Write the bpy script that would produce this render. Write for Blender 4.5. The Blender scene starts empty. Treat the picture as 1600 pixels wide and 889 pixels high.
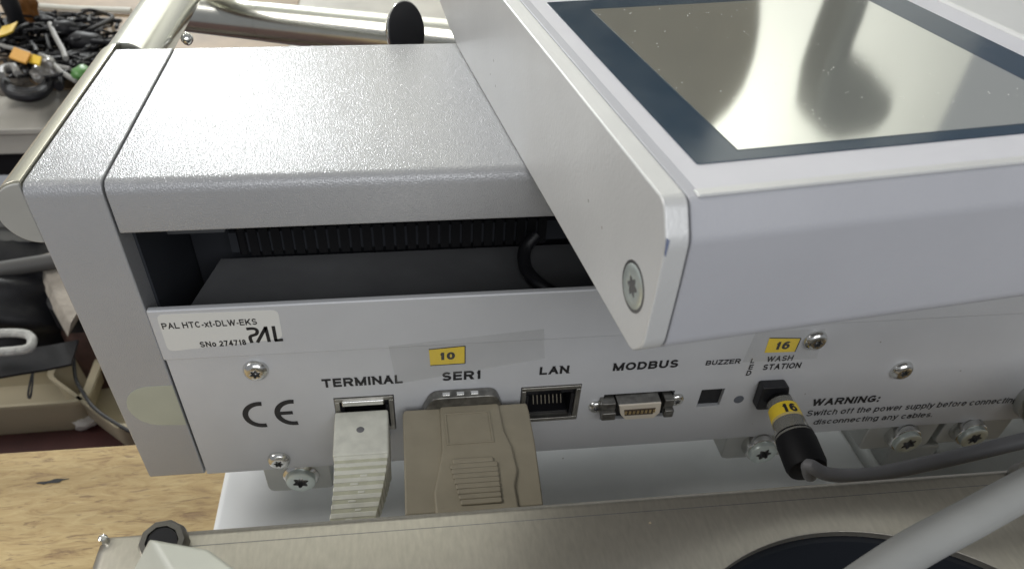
import bpy, bmesh, math, random
from mathutils import Vector, Matrix
random.seed(7)
R = math.radians
S = 0.001                      # everything below is written in millimetres
scn = bpy.context.scene
col = scn.collection

# ------------------------------------------------------------------ camera, world, lamps
F_PX, CX, CY = 1141.27, 741.49, 577.03
CAM = Vector((53.8406, -125.7518, 148.9387))
RM = Matrix(((0.99439618, 0.05732546, -0.08882582),
             (-0.10405593, 0.67912636, -0.72660839),
             (0.0186708, 0.73177946, 0.68128572)))
cd = bpy.data.cameras.new('camera'); cam = bpy.data.objects.new('camera', cd); col.objects.link(cam)
cam.matrix_world = Matrix.Translation(CAM * S) @ RM.to_4x4()
cd.sensor_width = 36; cd.sensor_fit = 'HORIZONTAL'; cd.lens = F_PX / 1600 * 36
cd.shift_x = (800 - CX) / 1600; cd.shift_y = -(444.5 - CY) / 1600
cd.clip_start = 0.005; cd.clip_end = 30
cd.dof.use_dof = True; cd.dof.focus_distance = 0.155; cd.dof.aperture_fstop = 38
scn.camera = cam
w = bpy.data.worlds.new('World'); scn.world = w; w.use_nodes = True
w.node_tree.nodes['Background'].inputs[0].default_value = (0.82, 0.85, 0.90, 1)
w.node_tree.nodes['Background'].inputs[1].default_value = 0.275
scn.view_settings.view_transform = 'Standard'; scn.view_settings.look = 'None'
scn.view_settings.exposure = 0.12; scn.view_settings.gamma = 1

def lamp(name, loc, target, size, power, color=(1, 1, 1)):
    d = bpy.data.lights.new(name, 'AREA'); d.shape = 'RECTANGLE'; d.size = size[0]; d.size_y = size[1]
    d.energy = power; d.color = color
    o = bpy.data.objects.new(name, d); col.objects.link(o); o.location = loc
    o.rotation_euler = (Vector(target) - Vector(loc)).to_track_quat('-Z', 'Y').to_euler()
    return o
lamp('window_light', (-0.82, 3.10, 1.24), (0, 0, 0), (0.36, 0.36), 36, (0.95, 0.98, 1.0))
lamp('room_fill_light', (0.2, 2.2, 2.05), (0.2, 3.4, 1.3), (3.6, 0.6), 78, (1.0, 0.995, 0.955))  # added lamp aimed at the far wall so the screen mirrors it bright
lamp('room_fill_light', (-1.5, 0.25, 1.35), (0, 0, 0), (1.0, 0.6), 17, (1.0, 0.97, 0.94))  # light from the left on the terminal's side plate, below ceiling height
lamp('room_fill_light', (0.35, -1.9, 1.25), (0.1, 0, 0), (1.8, 1.1), 23, (0.97, 0.98, 1.0))  # added fill from the camera side to brighten the connector panel

# ------------------------------------------------------------------ geometry helpers
def at(px, py, axis, val):
    """point of the plane axis = val (mm) that the lens sees at that place of the photograph"""
    d = RM @ Vector(((px - CX) / F_PX, -(py - CY) / F_PX, -1.0))
    return CAM + d * ((val - CAM[axis]) / d[axis])
X, Y, Z = 0, 1, 2
ORG = {}
def org(o): return ORG.get(o.name, Vector((0, 0, 0))) if o else Vector((0, 0, 0))
def link(name, me, mat, parent=None, kind=None):
    o = bpy.data.objects.new(name, me); col.objects.link(o)
    if mat and not me.materials: me.materials.append(mat)
    if parent: o.parent = parent
    if kind: o['kind'] = kind
    return o
def obj(name, bm, mat, parent=None, bevel=0, seg=2, smooth=True, kind=None, ang=35):
    """bm holds absolute mm coordinates"""
    base = org(parent)
    if parent is None and len(bm.verts):
        n = len(bm.verts)
        base = Vector((sum(v.co.x for v in bm.verts) / n, sum(v.co.y for v in bm.verts) / n, min(v.co.z for v in bm.verts)))
    for v in bm.verts: v.co = (v.co - base) * S
    bmesh.ops.recalc_face_normals(bm, faces=bm.faces)
    me = bpy.data.meshes.new(name); bm.to_mesh(me); bm.free()
    if smooth:
        for p in me.polygons: p.use_smooth = True
        if not bevel: me.set_sharp_from_angle(angle=R(ang))
    o = link(name, me, mat, parent, kind)
    if parent is None: o.location = base * S
    ORG[o.name] = base
    if bevel:
        m = o.modifiers.new('bevel', 'BEVEL'); m.width = bevel * S; m.segments = seg
        m.limit_method = 'ANGLE'; m.angle_limit = R(30); m.harden_normals = True
    return o
def thing(name, label, cat, loc, group=None):
    o = bpy.data.objects.new(name, None); col.objects.link(o)
    o.empty_display_size = 0.005; o.location = Vector(loc) * S; ORG[o.name] = Vector(loc)
    return tag(o, label, cat, group)
def tag(o, label, cat, group=None):
    o['label'] = label; o['category'] = cat
    if group: o['group'] = group
    return o
def box(bm, x0, x1, y0, y1, z0, z1, M=None):
    vs = [bm.verts.new((M @ Vector(c)) if M else c) for c in
          ((x0, y0, z0), (x1, y0, z0), (x1, y1, z0), (x0, y1, z0), (x0, y0, z1), (x1, y0, z1), (x1, y1, z1), (x0, y1, z1))]
    for f in ((3, 2, 1, 0), (4, 5, 6, 7), (0, 1, 5, 4), (1, 2, 6, 5), (2, 3, 7, 6), (3, 0, 4, 7)): bm.faces.new([vs[i] for i in f])
    return bm
def B(*a, M=None): return box(bmesh.new(), *a, M=M)
def prism(pts, d, bm=None):
    """pts: 3-D polygon (mm), d: extrusion vector"""
    bm = bm or bmesh.new(); d = Vector(d)
    a = [bm.verts.new(Vector(p)) for p in pts]; b = [bm.verts.new(Vector(p) + d) for p in pts]
    bm.faces.new(a[::-1]); bm.faces.new(b); n = len(a)
    for i in range(n): bm.faces.new((a[i], a[(i + 1) % n], b[(i + 1) % n], b[i]))
    return bm
def rounded(pts, r, seg=4):
    """round the corners of a 2-D polygon"""
    out = []; n = len(pts)
    rr = r if isinstance(r, (list, tuple)) else [r] * n
    for i in range(n):
        p0, p, p1 = Vector(pts[i - 1]), Vector(pts[i]), Vector(pts[(i + 1) % n])
        if rr[i] <= 0: out.append(p); continue
        a = (p0 - p).normalized(); b = (p1 - p).normalized()
        a = p + a * min(rr[i], (p0 - p).length * .45); b = p + b * min(rr[i], (p1 - p).length * .45)
        for k in range(seg + 1):
            t = k / seg; out.append(a * (1 - t) ** 2 + p * 2 * t * (1 - t) + b * t * t)
    return out
def frame_of(d):
    d = d.normalized(); u = d.cross(Vector((0, 0, 1)))
    if u.length < .05: u = d.cross(Vector((0, 1, 0)))
    u.normalize(); return u, d.cross(u)
def lathe(a, b, prof, n=40, bm=None, caps=True):
    """prof = [(t along a->b in mm, radius)]"""
    bm = bm or bmesh.new(); a = Vector(a); d = (Vector(b) - a).normalized(); u, v = frame_of(d); rings = []
    for t, r in prof:
        rings.append([bm.verts.new(a + d * t + (u * math.cos(2 * math.pi * k / n) + v * math.sin(2 * math.pi * k / n)) * r) for k in range(n)])
    for p, q in zip(rings, rings[1:]):
        for k in range(n): bm.faces.new((p[k], p[(k + 1) % n], q[(k + 1) % n], q[k]))
    if caps: bm.faces.new(rings[0][::-1]); bm.faces.new(rings[-1])
    return bm
def smooth_path(pts, k=6):
    P = [Vector(p) for p in pts]; P = [P[0] * 2 - P[1]] + P + [P[-1] * 2 - P[-2]]; out = []
    for i in range(1, len(P) - 2):
        p0, p1, p2, p3 = P[i - 1:i + 3]
        for j in range(k):
            t = j / k
            out.append(.5 * (2 * p1 + (p2 - p0) * t + (2 * p0 - 5 * p1 + 4 * p2 - p3) * t * t + (3 * p1 - p0 - 3 * p2 + p3) * t ** 3))
    out.append(P[-2]); return out
def tube(pts, r, n=12, bm=None, k=6):
    bm = bm or bmesh.new(); P = smooth_path(pts, k) if k > 1 else [Vector(p) for p in pts]; rings = []; u = None
    for i, p in enumerate(P):
        d = (P[min(i + 1, len(P) - 1)] - P[max(i - 1, 0)]).normalized()
        if u is None: u, _ = frame_of(d)
        u = (u - d * u.dot(d)).normalized(); v = d.cross(u)
        rr = r(i / (len(P) - 1)) if callable(r) else r
        rings.append([bm.verts.new(p + (u * math.cos(2 * math.pi * q / n) + v * math.sin(2 * math.pi * q / n)) * rr) for q in range(n)])
    for p, q in zip(rings, rings[1:]):
        for j in range(n): bm.faces.new((p[j], p[(j + 1) % n], q[(j + 1) % n], q[j]))
    bm.faces.new(rings[0][::-1]); bm.faces.new(rings[-1]); return bm

# ------------------------------------------------------------------ materials
MATS = {}
def mat(name, c, rough=.5, metal=0, bump=0, bscale=1000, bdist=.00003, var=0, vscale=120, spec=.5, coat=0,
        stretch=(1, 1, 1), specks=0, alpha=1, trans=0, detail=3, rvar=0, c2=None, aniso=0):
    m = bpy.data.materials.new(name); m.use_nodes = True; nt = m.node_tree; N = nt.nodes; L = nt.links
    b = N['Principled BSDF']; b.inputs['Base Color'].default_value = (*c, 1); b.inputs['Roughness'].default_value = rough
    b.inputs['Metallic'].default_value = metal; b.inputs['Specular IOR Level'].default_value = spec
    b.inputs['Coat Weight'].default_value = coat; b.inputs['Coat Roughness'].default_value = .08
    b.inputs['Alpha'].default_value = alpha; b.inputs['Transmission Weight'].default_value = trans
    b.inputs['Anisotropic'].default_value = aniso
    tc = N.new('ShaderNodeTexCoord'); mp = N.new('ShaderNodeMapping'); mp.inputs['Scale'].default_value = stretch
    L.new(tc.outputs['Object'], mp.inputs['Vector'])
    def noise(s, d=detail):
        n = N.new('ShaderNodeTexNoise'); n.inputs['Scale'].default_value = s; n.inputs['Detail'].default_value = d
        L.new(mp.outputs[0], n.inputs['Vector']); return n
    if bump:
        n = noise(bscale); bn = N.new('ShaderNodeBump'); bn.inputs['Strength'].default_value = bump; bn.inputs['Distance'].default_value = bdist
        L.new(n.outputs['Fac'], bn.inputs['Height']); L.new(bn.outputs[0], b.inputs['Normal'])
    src = None
    if var or c2:
        n = noise(vscale, 5); r = N.new('ShaderNodeMapRange'); r.inputs[1].default_value = .3; r.inputs[2].default_value = .7
        L.new(n.outputs['Fac'], r.inputs[0]); mx = N.new('ShaderNodeMix'); mx.data_type = 'RGBA'
        mx.inputs[6].default_value = (*[x * (1 - var) for x in c], 1) if not c2 else (*c2, 1)
        mx.inputs[7].default_value = (*[min(1, x * (1 + var * .5)) for x in c], 1) if not c2 else (*c, 1)
        L.new(r.outputs[0], mx.inputs[0]); src = mx.outputs[2]; L.new(src, b.inputs['Base Color'])
    if specks:
        v = N.new('ShaderNodeTexVoronoi'); v.inputs['Scale'].default_value = specks[0]; L.new(tc.outputs['Object'], v.inputs['Vector'])
        lt = N.new('ShaderNodeMath'); lt.operation = 'LESS_THAN'; lt.inputs[1].default_value = specks[1]; L.new(v.outputs['Distance'], lt.inputs[0])
        n2 = noise(specks[0] * .31, 1); g = N.new('ShaderNodeMath'); g.operation = 'GREATER_THAN'; g.inputs[1].default_value = specks[3]
        L.new(n2.outputs['Fac'], g.inputs[0]); mu = N.new('ShaderNodeMath'); mu.operation = 'MULTIPLY'
        L.new(lt.outputs[0], mu.inputs[0]); L.new(g.outputs[0], mu.inputs[1])
        mx = N.new('ShaderNodeMix'); mx.data_type = 'RGBA'; L.new(mu.outputs[0], mx.inputs[0])
        if src: L.new(src, mx.inputs[6])
        else: mx.inputs[6].default_value = (*c, 1)
        mx.inputs[7].default_value = (*specks[2], 1); L.new(mx.outputs[2], b.inputs['Base Color'])
        if metal:
            sb = N.new('ShaderNodeMath'); sb.operation = 'MULTIPLY_ADD'; sb.inputs[1].default_value = -metal; sb.inputs[2].default_value = metal
            L.new(mu.outputs[0], sb.inputs[0]); L.new(sb.outputs[0], b.inputs['Metallic'])
            sr = N.new('ShaderNodeMath'); sr.operation = 'MULTIPLY_ADD'; sr.inputs[1].default_value = .8 - rough; sr.inputs[2].default_value = rough
            L.new(mu.outputs[0], sr.inputs[0]); L.new(sr.outputs[0], b.inputs['Roughness'])
    if rvar and not (specks and metal):
        n = noise(vscale * 1.7); r = N.new('ShaderNodeMapRange'); r.inputs[3].default_value = max(.02, rough - rvar); r.inputs[4].default_value = rough + rvar
        L.new(n.outputs['Fac'], r.inputs[0]); L.new(r.outputs[0], b.inputs['Roughness'])
    MATS[name] = m; return m
hood_m = mat('textured silver paint', (.375, .38, .39), .19, .18, bump=1, bscale=3700, bdist=.00012, spec=.45, detail=1.0, var=.04, vscale=40)
plate_m = mat('fine textured silver paint', (.64, .645, .64), .40, .25, bump=.6, bscale=1500, bdist=.00006, detail=2, var=.05, vscale=60, specks=(260, .07, (.35, .34, .32), .62))
paint_m = mat('light grey paint', (.54, .55, .565), .46, .15, bump=.8, bscale=2300, bdist=.00004, var=.05, vscale=50, specks=(150, .035, (.28, .27, .25), .62))
bodyf_m = mat('shaded front paint', (.44, .445, .475), .48, 0, bump=.8, bscale=2200, bdist=.00004, var=.07, vscale=30, specks=(170, .035, (.27, .27, .28), .62))  # terminal's silver paint, made darker and bluer for the shade on its front
film_m = mat('lilac grey front film', (.60, .60, .635), .38, 0, bump=.25, bscale=2400, bdist=.00002, var=.03)
border_m = mat('navy display border', (.013, .036, .064), .14, 0, specks=(420, .08, (.2, .24, .27), .68), spec=.45, rvar=.05)
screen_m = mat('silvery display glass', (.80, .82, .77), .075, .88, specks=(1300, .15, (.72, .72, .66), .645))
ink_m = mat('black print', (.012, .012, .014), .5)
dark_m = mat('black plastic', (.012, .012, .014), .42, bump=.3, bscale=900, spec=.4)
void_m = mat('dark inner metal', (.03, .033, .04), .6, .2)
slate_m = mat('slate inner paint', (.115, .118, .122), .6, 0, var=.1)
steel_m = mat('bright zinc', (.72, .72, .70), .22, 1, var=.15, vscale=500, rvar=.1, bump=.3, bscale=600)
chrome_m = mat('polished steel', (.75, .75, .72), .10, 1)
dshield_m = mat('dull connector shield', (.20, .195, .18), .38, .85, var=.4, vscale=500)
shield_m = mat('tinned connector shield', (.36, .35, .32), .32, .9, var=.2, vscale=300)
gold_m = mat('gold contact', (.75, .58, .30), .3, 1)
white_m = mat('aged white plastic', (.66, .66, .58), .45, 0, bump=.4, bscale=700, bdist=.00005, var=.12, vscale=350, specks=(260, .06, (.3, .27, .2), .62))
cream_m = mat('aged cream rubber', (.50, .50, .38), .55, 0, var=.15, vscale=350)
beige_m = mat('beige connector shell', (.27, .24, .175), .5, 0, bump=.7, bscale=1600, bdist=.00004, var=.08, vscale=200)
yellow_m = mat('yellow tape label', (.85, .62, .03), .4, 0, var=.08, vscale=400)
label_m = mat('silver white label', (.66, .66, .63), .35, 0)
alu_m = mat('satin aluminium tube', (.66, .66, .60), .24, 1, bump=.25, bscale=700, var=.05)
rail_m = mat('anodised champagne rail', (.66, .64, .54), .26, .9, var=.06)
railend_m = mat('grey rail end', (.36, .36, .34), .55, .1, var=.06)
brush_m = mat('brushed zinc sheet', (.52, .49, .42), .34, .88, bump=.6, bscale=900, bdist=.00003, stretch=(1.8, .5, 1), var=.10, vscale=700, specks=(230, .07, (.2, .17, .12), .56), aniso=.3)
base_m = mat('white base paint', (.80, .82, .82), .4, 0, var=.05, vscale=60, bump=.3, bscale=900, specks=(120, .03, (.35, .33, .3), .6))
lug_m = mat('cast lug paint', (.46, .47, .45), .45, .2, bump=.4, bscale=600, bdist=.00005, var=.08)
cable_m = mat('grey cable jacket', (.30, .305, .295), .5, 0, bump=.3, bscale=900, var=.06)
cabledark_m = mat('dark grey cable jacket', (.17, .17, .175), .55, 0, bump=.3, bscale=900, var=.1)
glue_m = mat('yellowed glue', (.40, .41, .33), .35, 0, var=.06)
red_m = mat('dark red board', (.06, .018, .016), .6, 0, var=.4, vscale=30)
tray_m = mat('cream tray plastic', (.42, .37, .26), .5, 0, var=.12, vscale=20)
desk_m = mat('worn white desk top', (.45, .43, .38), .5, 0, var=.25, vscale=14)
desk2_m = mat('brown desk top', (.30, .21, .12), .6, 0, var=.3, vscale=20)
black_m = mat('background black rubber', (.010, .010, .012), .55, 0, var=.2, spec=.3)
grey_m = mat('background grey plastic', (.26, .255, .24), .5, 0, var=.2, vscale=60)
rag_m = mat('crumpled pale rag', (.20, .18, .155), .8, 0, var=.3, vscale=25)
brown_m = mat('background brown board', (.07, .035, .028), .6, 0, var=.3)
blue_m = mat('blue ink scuff', (.05, .08, .22), .5)

def wood_mat():
    m = bpy.data.materials.new('rough pine'); m.use_nodes = True; N = m.node_tree.nodes; L = m.node_tree.links; b = N['Principled BSDF']
    tc = N.new('ShaderNodeTexCoord'); mp = N.new('ShaderNodeMapping'); mp.inputs['Scale'].default_value = (.28, 1, 1); mp.inputs['Rotation'].default_value = (0, 0, R(4))
    L.new(tc.outputs['Object'], mp.inputs[0])
    n = N.new('ShaderNodeTexNoise'); n.inputs['Scale'].default_value = 330; n.inputs['Detail'].default_value = 9; n.inputs['Roughness'].default_value = .62; n.inputs['Distortion'].default_value = .8
    L.new(mp.outputs[0], n.inputs[0])
    cr = N.new('ShaderNodeValToRGB'); e = cr.color_ramp.elements
    e[0].position = .30; e[0].color = (.28, .18, .09, 1); e[1].position = .66; e[1].color = (.56, .43, .22, 1)
    k = cr.color_ramp.elements.new(.46); k.color = (.47, .34, .16, 1)
    L.new(n.outputs['Fac'], cr.inputs[0])
    n2 = N.new('ShaderNodeTexNoise'); n2.inputs['Scale'].default_value = 30; n2.inputs['Detail'].default_value = 4; L.new(mp.outputs[0], n2.inputs[0])
    mx = N.new('ShaderNodeMix'); mx.data_type = 'RGBA'; mx.blend_type = 'MULTIPLY'; mr = N.new('ShaderNodeMapRange'); mr.inputs[1].default_value = .4; mr.inputs[2].default_value = .75
    L.new(n2.outputs['Fac'], mr.inputs[0]); L.new(mr.outputs[0], mx.inputs[0]); L.new(cr.outputs[0], mx.inputs[6]); mx.inputs[7].default_value = (.66, .64, .6, 1)
    m3 = N.new('ShaderNodeMapping'); m3.inputs['Scale'].default_value = (.16, 1, 1); m3.inputs['Rotation'].default_value = (0, 0, R(5)); L.new(tc.outputs['Object'], m3.inputs[0])
    n3 = N.new('ShaderNodeTexNoise'); n3.inputs['Scale'].default_value = 900; n3.inputs['Detail'].default_value = 3; n3.inputs['Distortion'].default_value = 1.2; L.new(m3.outputs[0], n3.inputs[0])
    r3 = N.new('ShaderNodeMapRange'); r3.inputs[1].default_value = .58; r3.inputs[2].default_value = .70; r3.inputs[4].default_value = .75; L.new(n3.outputs['Fac'], r3.inputs[0])
    x3 = N.new('ShaderNodeMix'); x3.data_type = 'RGBA'; L.new(r3.outputs[0], x3.inputs[0]); L.new(mx.outputs[2], x3.inputs[6]); x3.inputs[7].default_value = (.20, .13, .07, 1)
    L.new(x3.outputs[2], b.inputs['Base Color']); b.inputs['Roughness'].default_value = .7
    bp = N.new('ShaderNodeBump'); bp.inputs['Strength'].default_value = .7; bp.inputs['Distance'].default_value = .0006; L.new(n.outputs['Fac'], bp.inputs['Height']); L.new(bp.outputs[0], b.inputs['Normal'])
    return m
wood_m = wood_mat()
def tape_mat(name, a, rough):
    m = bpy.data.materials.new(name); m.use_nodes = True; N = m.node_tree.nodes; L = m.node_tree.links
    b = N['Principled BSDF']; b.inputs['Base Color'].default_value = (.42, .42, .40, 1); b.inputs['Roughness'].default_value = rough
    tc = N.new('ShaderNodeTexCoord'); n = N.new('ShaderNodeTexNoise'); n.inputs['Scale'].default_value = 45; L.new(tc.outputs['Object'], n.inputs[0])
    mr = N.new('ShaderNodeMapRange'); mr.inputs[1].default_value = .4; mr.inputs[2].default_value = .75; mr.inputs[3].default_value = a; mr.inputs[4].default_value = a + .06
    L.new(n.outputs['Fac'], mr.inputs[0]); L.new(mr.outputs[0], b.inputs['Alpha']); return m
tape_m = tape_mat('clear adhesive tape', .05, .22)
sleeve_m = mat('clear heat shrink', (.55, .54, .48), .12, 0, alpha=.35, spec=.7)
bag_m = mat('crinkled clear bag', (.28, .27, .25), .2, 0, alpha=.7, spec=.8, bump=1, bscale=60, bdist=.004)

# ------------------------------------------------------------------ fasteners and lettering
recess_m = mat('shaded recess steel', (.26, .26, .26), .35, .9)  # shade inside the screw recesses put into a darker steel colour
zinc_m = mat('greenish zinc', (.64, .70, .67), .38, .75, var=.1, vscale=300)
def screw_mesh(name, r, h, rr, depth, dome=True, n=48, lobes=6, amp=.22, face=None):
    """head of a screw, axis +Z (local), seat at z = 0, with a real star recess"""
    bm = bmesh.new(); rings = []
    def ring(f, z):
        rings.append([bm.verts.new((f(2 * math.pi * k / n) * math.cos(2 * math.pi * k / n) * S, f(2 * math.pi * k / n) * math.sin(2 * math.pi * k / n) * S, z * S)) for k in range(n)])
    star = lambda s: (lambda a: rr * s * (1 + amp * math.cos(lobes * a)))
    ring(star(.72), h - depth); ring(star(.86), h - depth * .9); ring(star(1), h - .05)
    ring(lambda a: rr * 1.3, h)
    if dome:
        for q in (.62, .78, .9, .97, 1.0):
            zz = h * math.sqrt(max(0, 1 - ((q - .45) / .55) ** 2)) if q > .45 else h
            ring(lambda a, q=q: r * q, max(zz, .15))
        ring(lambda a: r, 0)
    else:
        ring(lambda a: r * .9, h); ring(lambda a: r * .98, h - .18); ring(lambda a: r, h - .45); ring(lambda a: r, 0)
    for p, q in zip(rings, rings[1:]):
        for k in range(n): bm.faces.new((p[k], p[(k + 1) % n], q[(k + 1) % n], q[k]))
    bm.faces.new(rings[0][::-1]); bmesh.ops.recalc_face_normals(bm, faces=bm.faces)
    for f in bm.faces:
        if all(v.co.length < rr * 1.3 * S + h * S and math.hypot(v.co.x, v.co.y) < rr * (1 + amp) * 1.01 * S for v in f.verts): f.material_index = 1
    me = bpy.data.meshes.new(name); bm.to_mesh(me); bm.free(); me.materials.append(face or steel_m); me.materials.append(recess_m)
    for p in me.polygons: p.use_smooth = True
    me.set_sharp_from_angle(angle=R(38)); return me
pan_me = screw_mesh('screw', 2.9, 1.7, 1.0, 1.2, True)
flat_me = screw_mesh('screw', 3.8, 1.4, 1.75, 1.6, False, face=zinc_m)
csk_me = screw_mesh('screw', 3.25, .9, 1.25, 1.3, False, face=zinc_m)
def put(me, loc, axis, parent, rot=0, name='screw', scale=1):
    o = link(name, me, None, parent); u, v = frame_of(Vector(axis)); d = Vector(axis).normalized()
    M = Matrix((u, v, d)).transposed().to_4x4() if u.cross(v).dot(d) > 0 else Matrix((v, u, d)).transposed().to_4x4()
    o.matrix_local = Matrix.Translation((Vector(loc) - org(parent)) * S) @ M @ Matrix.Rotation(rot, 4, 'Z') @ Matrix.Scale(scale, 4)
    return o
def _A(cx, cy, rx, ry, a0, a1):
    n = max(5, int(abs(a1 - a0) / 14)); return ('a', [(cx + rx * math.cos(R(a0 + (a1 - a0) * k / n)), cy + ry * math.sin(R(a0 + (a1 - a0) * k / n))) for k in range(n + 1)])
def _L(*p): return ('l', list(p))
_bowl = _A(.5, .365, .5, .365, 0, 360)
_P = [_L((0, 0), (0, 1)), _L((0, 1), (.6, 1)), _A(.6, .73, .4, .27, 90, -90), _L((.6, .46), (0, .46))]
GLYPH = {
 'A': (.86, [_L((0, 0), (.5, 1), (1, 0)), _L((.2, .34), (.8, .34))]),
 'B': (.84, [_L((0, 0), (0, 1)), _L((0, 1), (.6, 1)), _A(.6, .76, .33, .24, 90, -90), _L((.6, .52), (0, .52)), _A(.6, .26, .4, .26, 90, -90), _L((0, 0), (.6, 0))]),
 'C': (.86, [_A(.5, .5, .5, .5, 42, 318)]), 'D': (.86, [_L((0, 0), (0, 1)), _L((0, 1), (.42, 1)), _A(.42, .5, .58, .5, 90, -90), _L((.42, 0), (0, 0))]),
 'E': (.76, [_L((0, 0), (0, 1)), _L((0, 1), (1, 1)), _L((0, .52), (.92, .52)), _L((0, 0), (1, 0))]),
 'G': (.92, [_A(.5, .5, .5, .5, 42, 325), _L((.95, .14), (.95, .44)), _L((.58, .44), (.95, .44))]),
 'H': (.84, [_L((0, 0), (0, 1)), _L((1, 0), (1, 1)), _L((0, .53), (1, .53))]), 'I': (.2, [_L((.5, 0), (.5, 1))]),
 'K': (.88, [_L((0, 0), (0, 1)), _L((0, .3), (1, 1)), _L((.32, .55), (1, 0))]), 'L': (.70, [_L((0, 0), (0, 1)), _L((0, 0), (1, 0))]),
 'M': (1.0, [_L((0, 0), (0, 1)), _L((0, 1), (.5, 0), (1, 1)), _L((1, 1), (1, 0))]), 'N': (.84, [_L((0, 0), (0, 1)), _L((0, 1), (1, 0)), _L((1, 0), (1, 1))]),
 'O': (.96, [_A(.5, .5, .5, .5, 0, 360)]), 'P': (.80, _P), 'R': (.88, _P + [_L((.5, .46), (1, 0))]),
 'S': (.80, [_A(.5, .745, .44, .255, 18, 270), _A(.5, .245, .5, .245, 90, -162)]), 'T': (.82, [_L((.5, 0), (.5, 1)), _L((0, 1), (1, 1))]),
 'U': (.84, [_L((0, 1), (0, .36)), _A(.5, .36, .5, .36, 180, 360), _L((1, .36), (1, 1))]), 'W': (1.24, [_L((0, 1), (.25, 0), (.5, 1), (.75, 0), (1, 1))]),
 'Z': (.78, [_L((0, 1), (1, 1)), _L((1, 1), (0, 0)), _L((0, 0), (1, 0))]),
 '0': (.62, [_A(.5, .5, .5, .5, 0, 360)]), '1': (.42, [_L((.85, 0), (.85, 1)), ('a', [(.80, .95), (.5, .80), (.0, .74)])]),
 '2': (.62, [_A(.5, .70, .45, .30, 170, -35), _L((.87, .53), (0, 0)), _L((0, 0), (1, 0))]), '4': (.66, [_L((.75, 0), (.75, 1)), _L((.75, 1), (0, .27)), _L((0, .27), (1, .27))]),
 '6': (.62, [_A(.5, .31, .5, .31, 0, 360), _A(.56, .5, .56, .5, 50, 190)]), '7': (.60, [_L((0, 1), (1, 1)), _L((1, 1), (.35, 0))]),
 '8': (.62, [_A(.5, .76, .42, .24, 0, 360), _A(.5, .265, .5, .265, 0, 360)]),
 'o': (.66, [_bowl]), 'c': (.62, [_A(.5, .365, .5, .365, 42, 318)]), 'e': (.64, [_A(.5, .365, .5, .365, 0, 318), _L((0, .365), (1, .365))]),
 'n': (.60, [_L((0, 0), (0, .73)), _A(.5, .42, .5, .31, 180, 0), _L((1, .42), (1, 0))]), 'h': (.60, [_L((0, 0), (0, 1)), _A(.5, .42, .5, .31, 180, 0), _L((1, .42), (1, 0))]),
 'r': (.36, [_L((0, 0), (0, .73)), _A(.9, .33, .9, .40, 170, 95)]), 'u': (.60, [_L((0, .73), (0, .3)), _A(.5, .3, .5, .3, 180, 360), _L((1, 0), (1, .73))]),
 'i': (.14, [_L((.5, 0), (.5, .73)), _L((.5, .98), (.5, 1.0))]), 'l': (.14, [_L((.5, 0), (.5, 1))]),
 't': (.36, [_L((.45, .05), (.45, .98)), _L((0, .73), (1, .73)), _L((.5, 0), (.95, 0))]), 'f': (.38, [_L((.4, 0), (.4, .82)), _L((0, .73), (.95, .73)), _A(.95, .80, .55, .2, 180, 95)]),
 's': (.56, [_A(.5, .545, .44, .185, 18, 270), _A(.5, .18, .5, .18, 90, -162)]), 'w': (.92, [_L((0, .73), (.25, 0), (.5, .73), (.75, 0), (1, .73))]),
 'x': (.62, [_L((0, 0), (1, .73)), _L((0, .73), (1, 0))]), 'y': (.62, [_L((0, .73), (.5, .03)), _L((1, .73), (.36, -.27)), _L((.36, -.27), (.1, -.27))]),
 'b': (.64, [_L((0, 0), (0, 1)), _bowl]), 'd': (.64, [_L((1, 0), (1, 1)), _bowl]), 'p': (.64, [_L((0, -.27), (0, .73)), _bowl]),
 'g': (.64, [_L((1, -.05), (1, .73)), _bowl, _A(.5, -.05, .5, .23, 0, -160)]), 'a': (.60, [_A(.48, .5, .44, .23, 160, 0), _L((.92, .5), (.92, 0)), _A(.46, .21, .46, .21, 0, 360)]),
 ':': (.2, [_L((.5, 0), (.5, .03)), _L((.5, .62), (.5, .65))]), '.': (.16, [_L((.5, 0), (.5, .02))]), '-': (.32, [_L((0, .33), (1, .33))]), ' ': (.22, [])}
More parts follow.
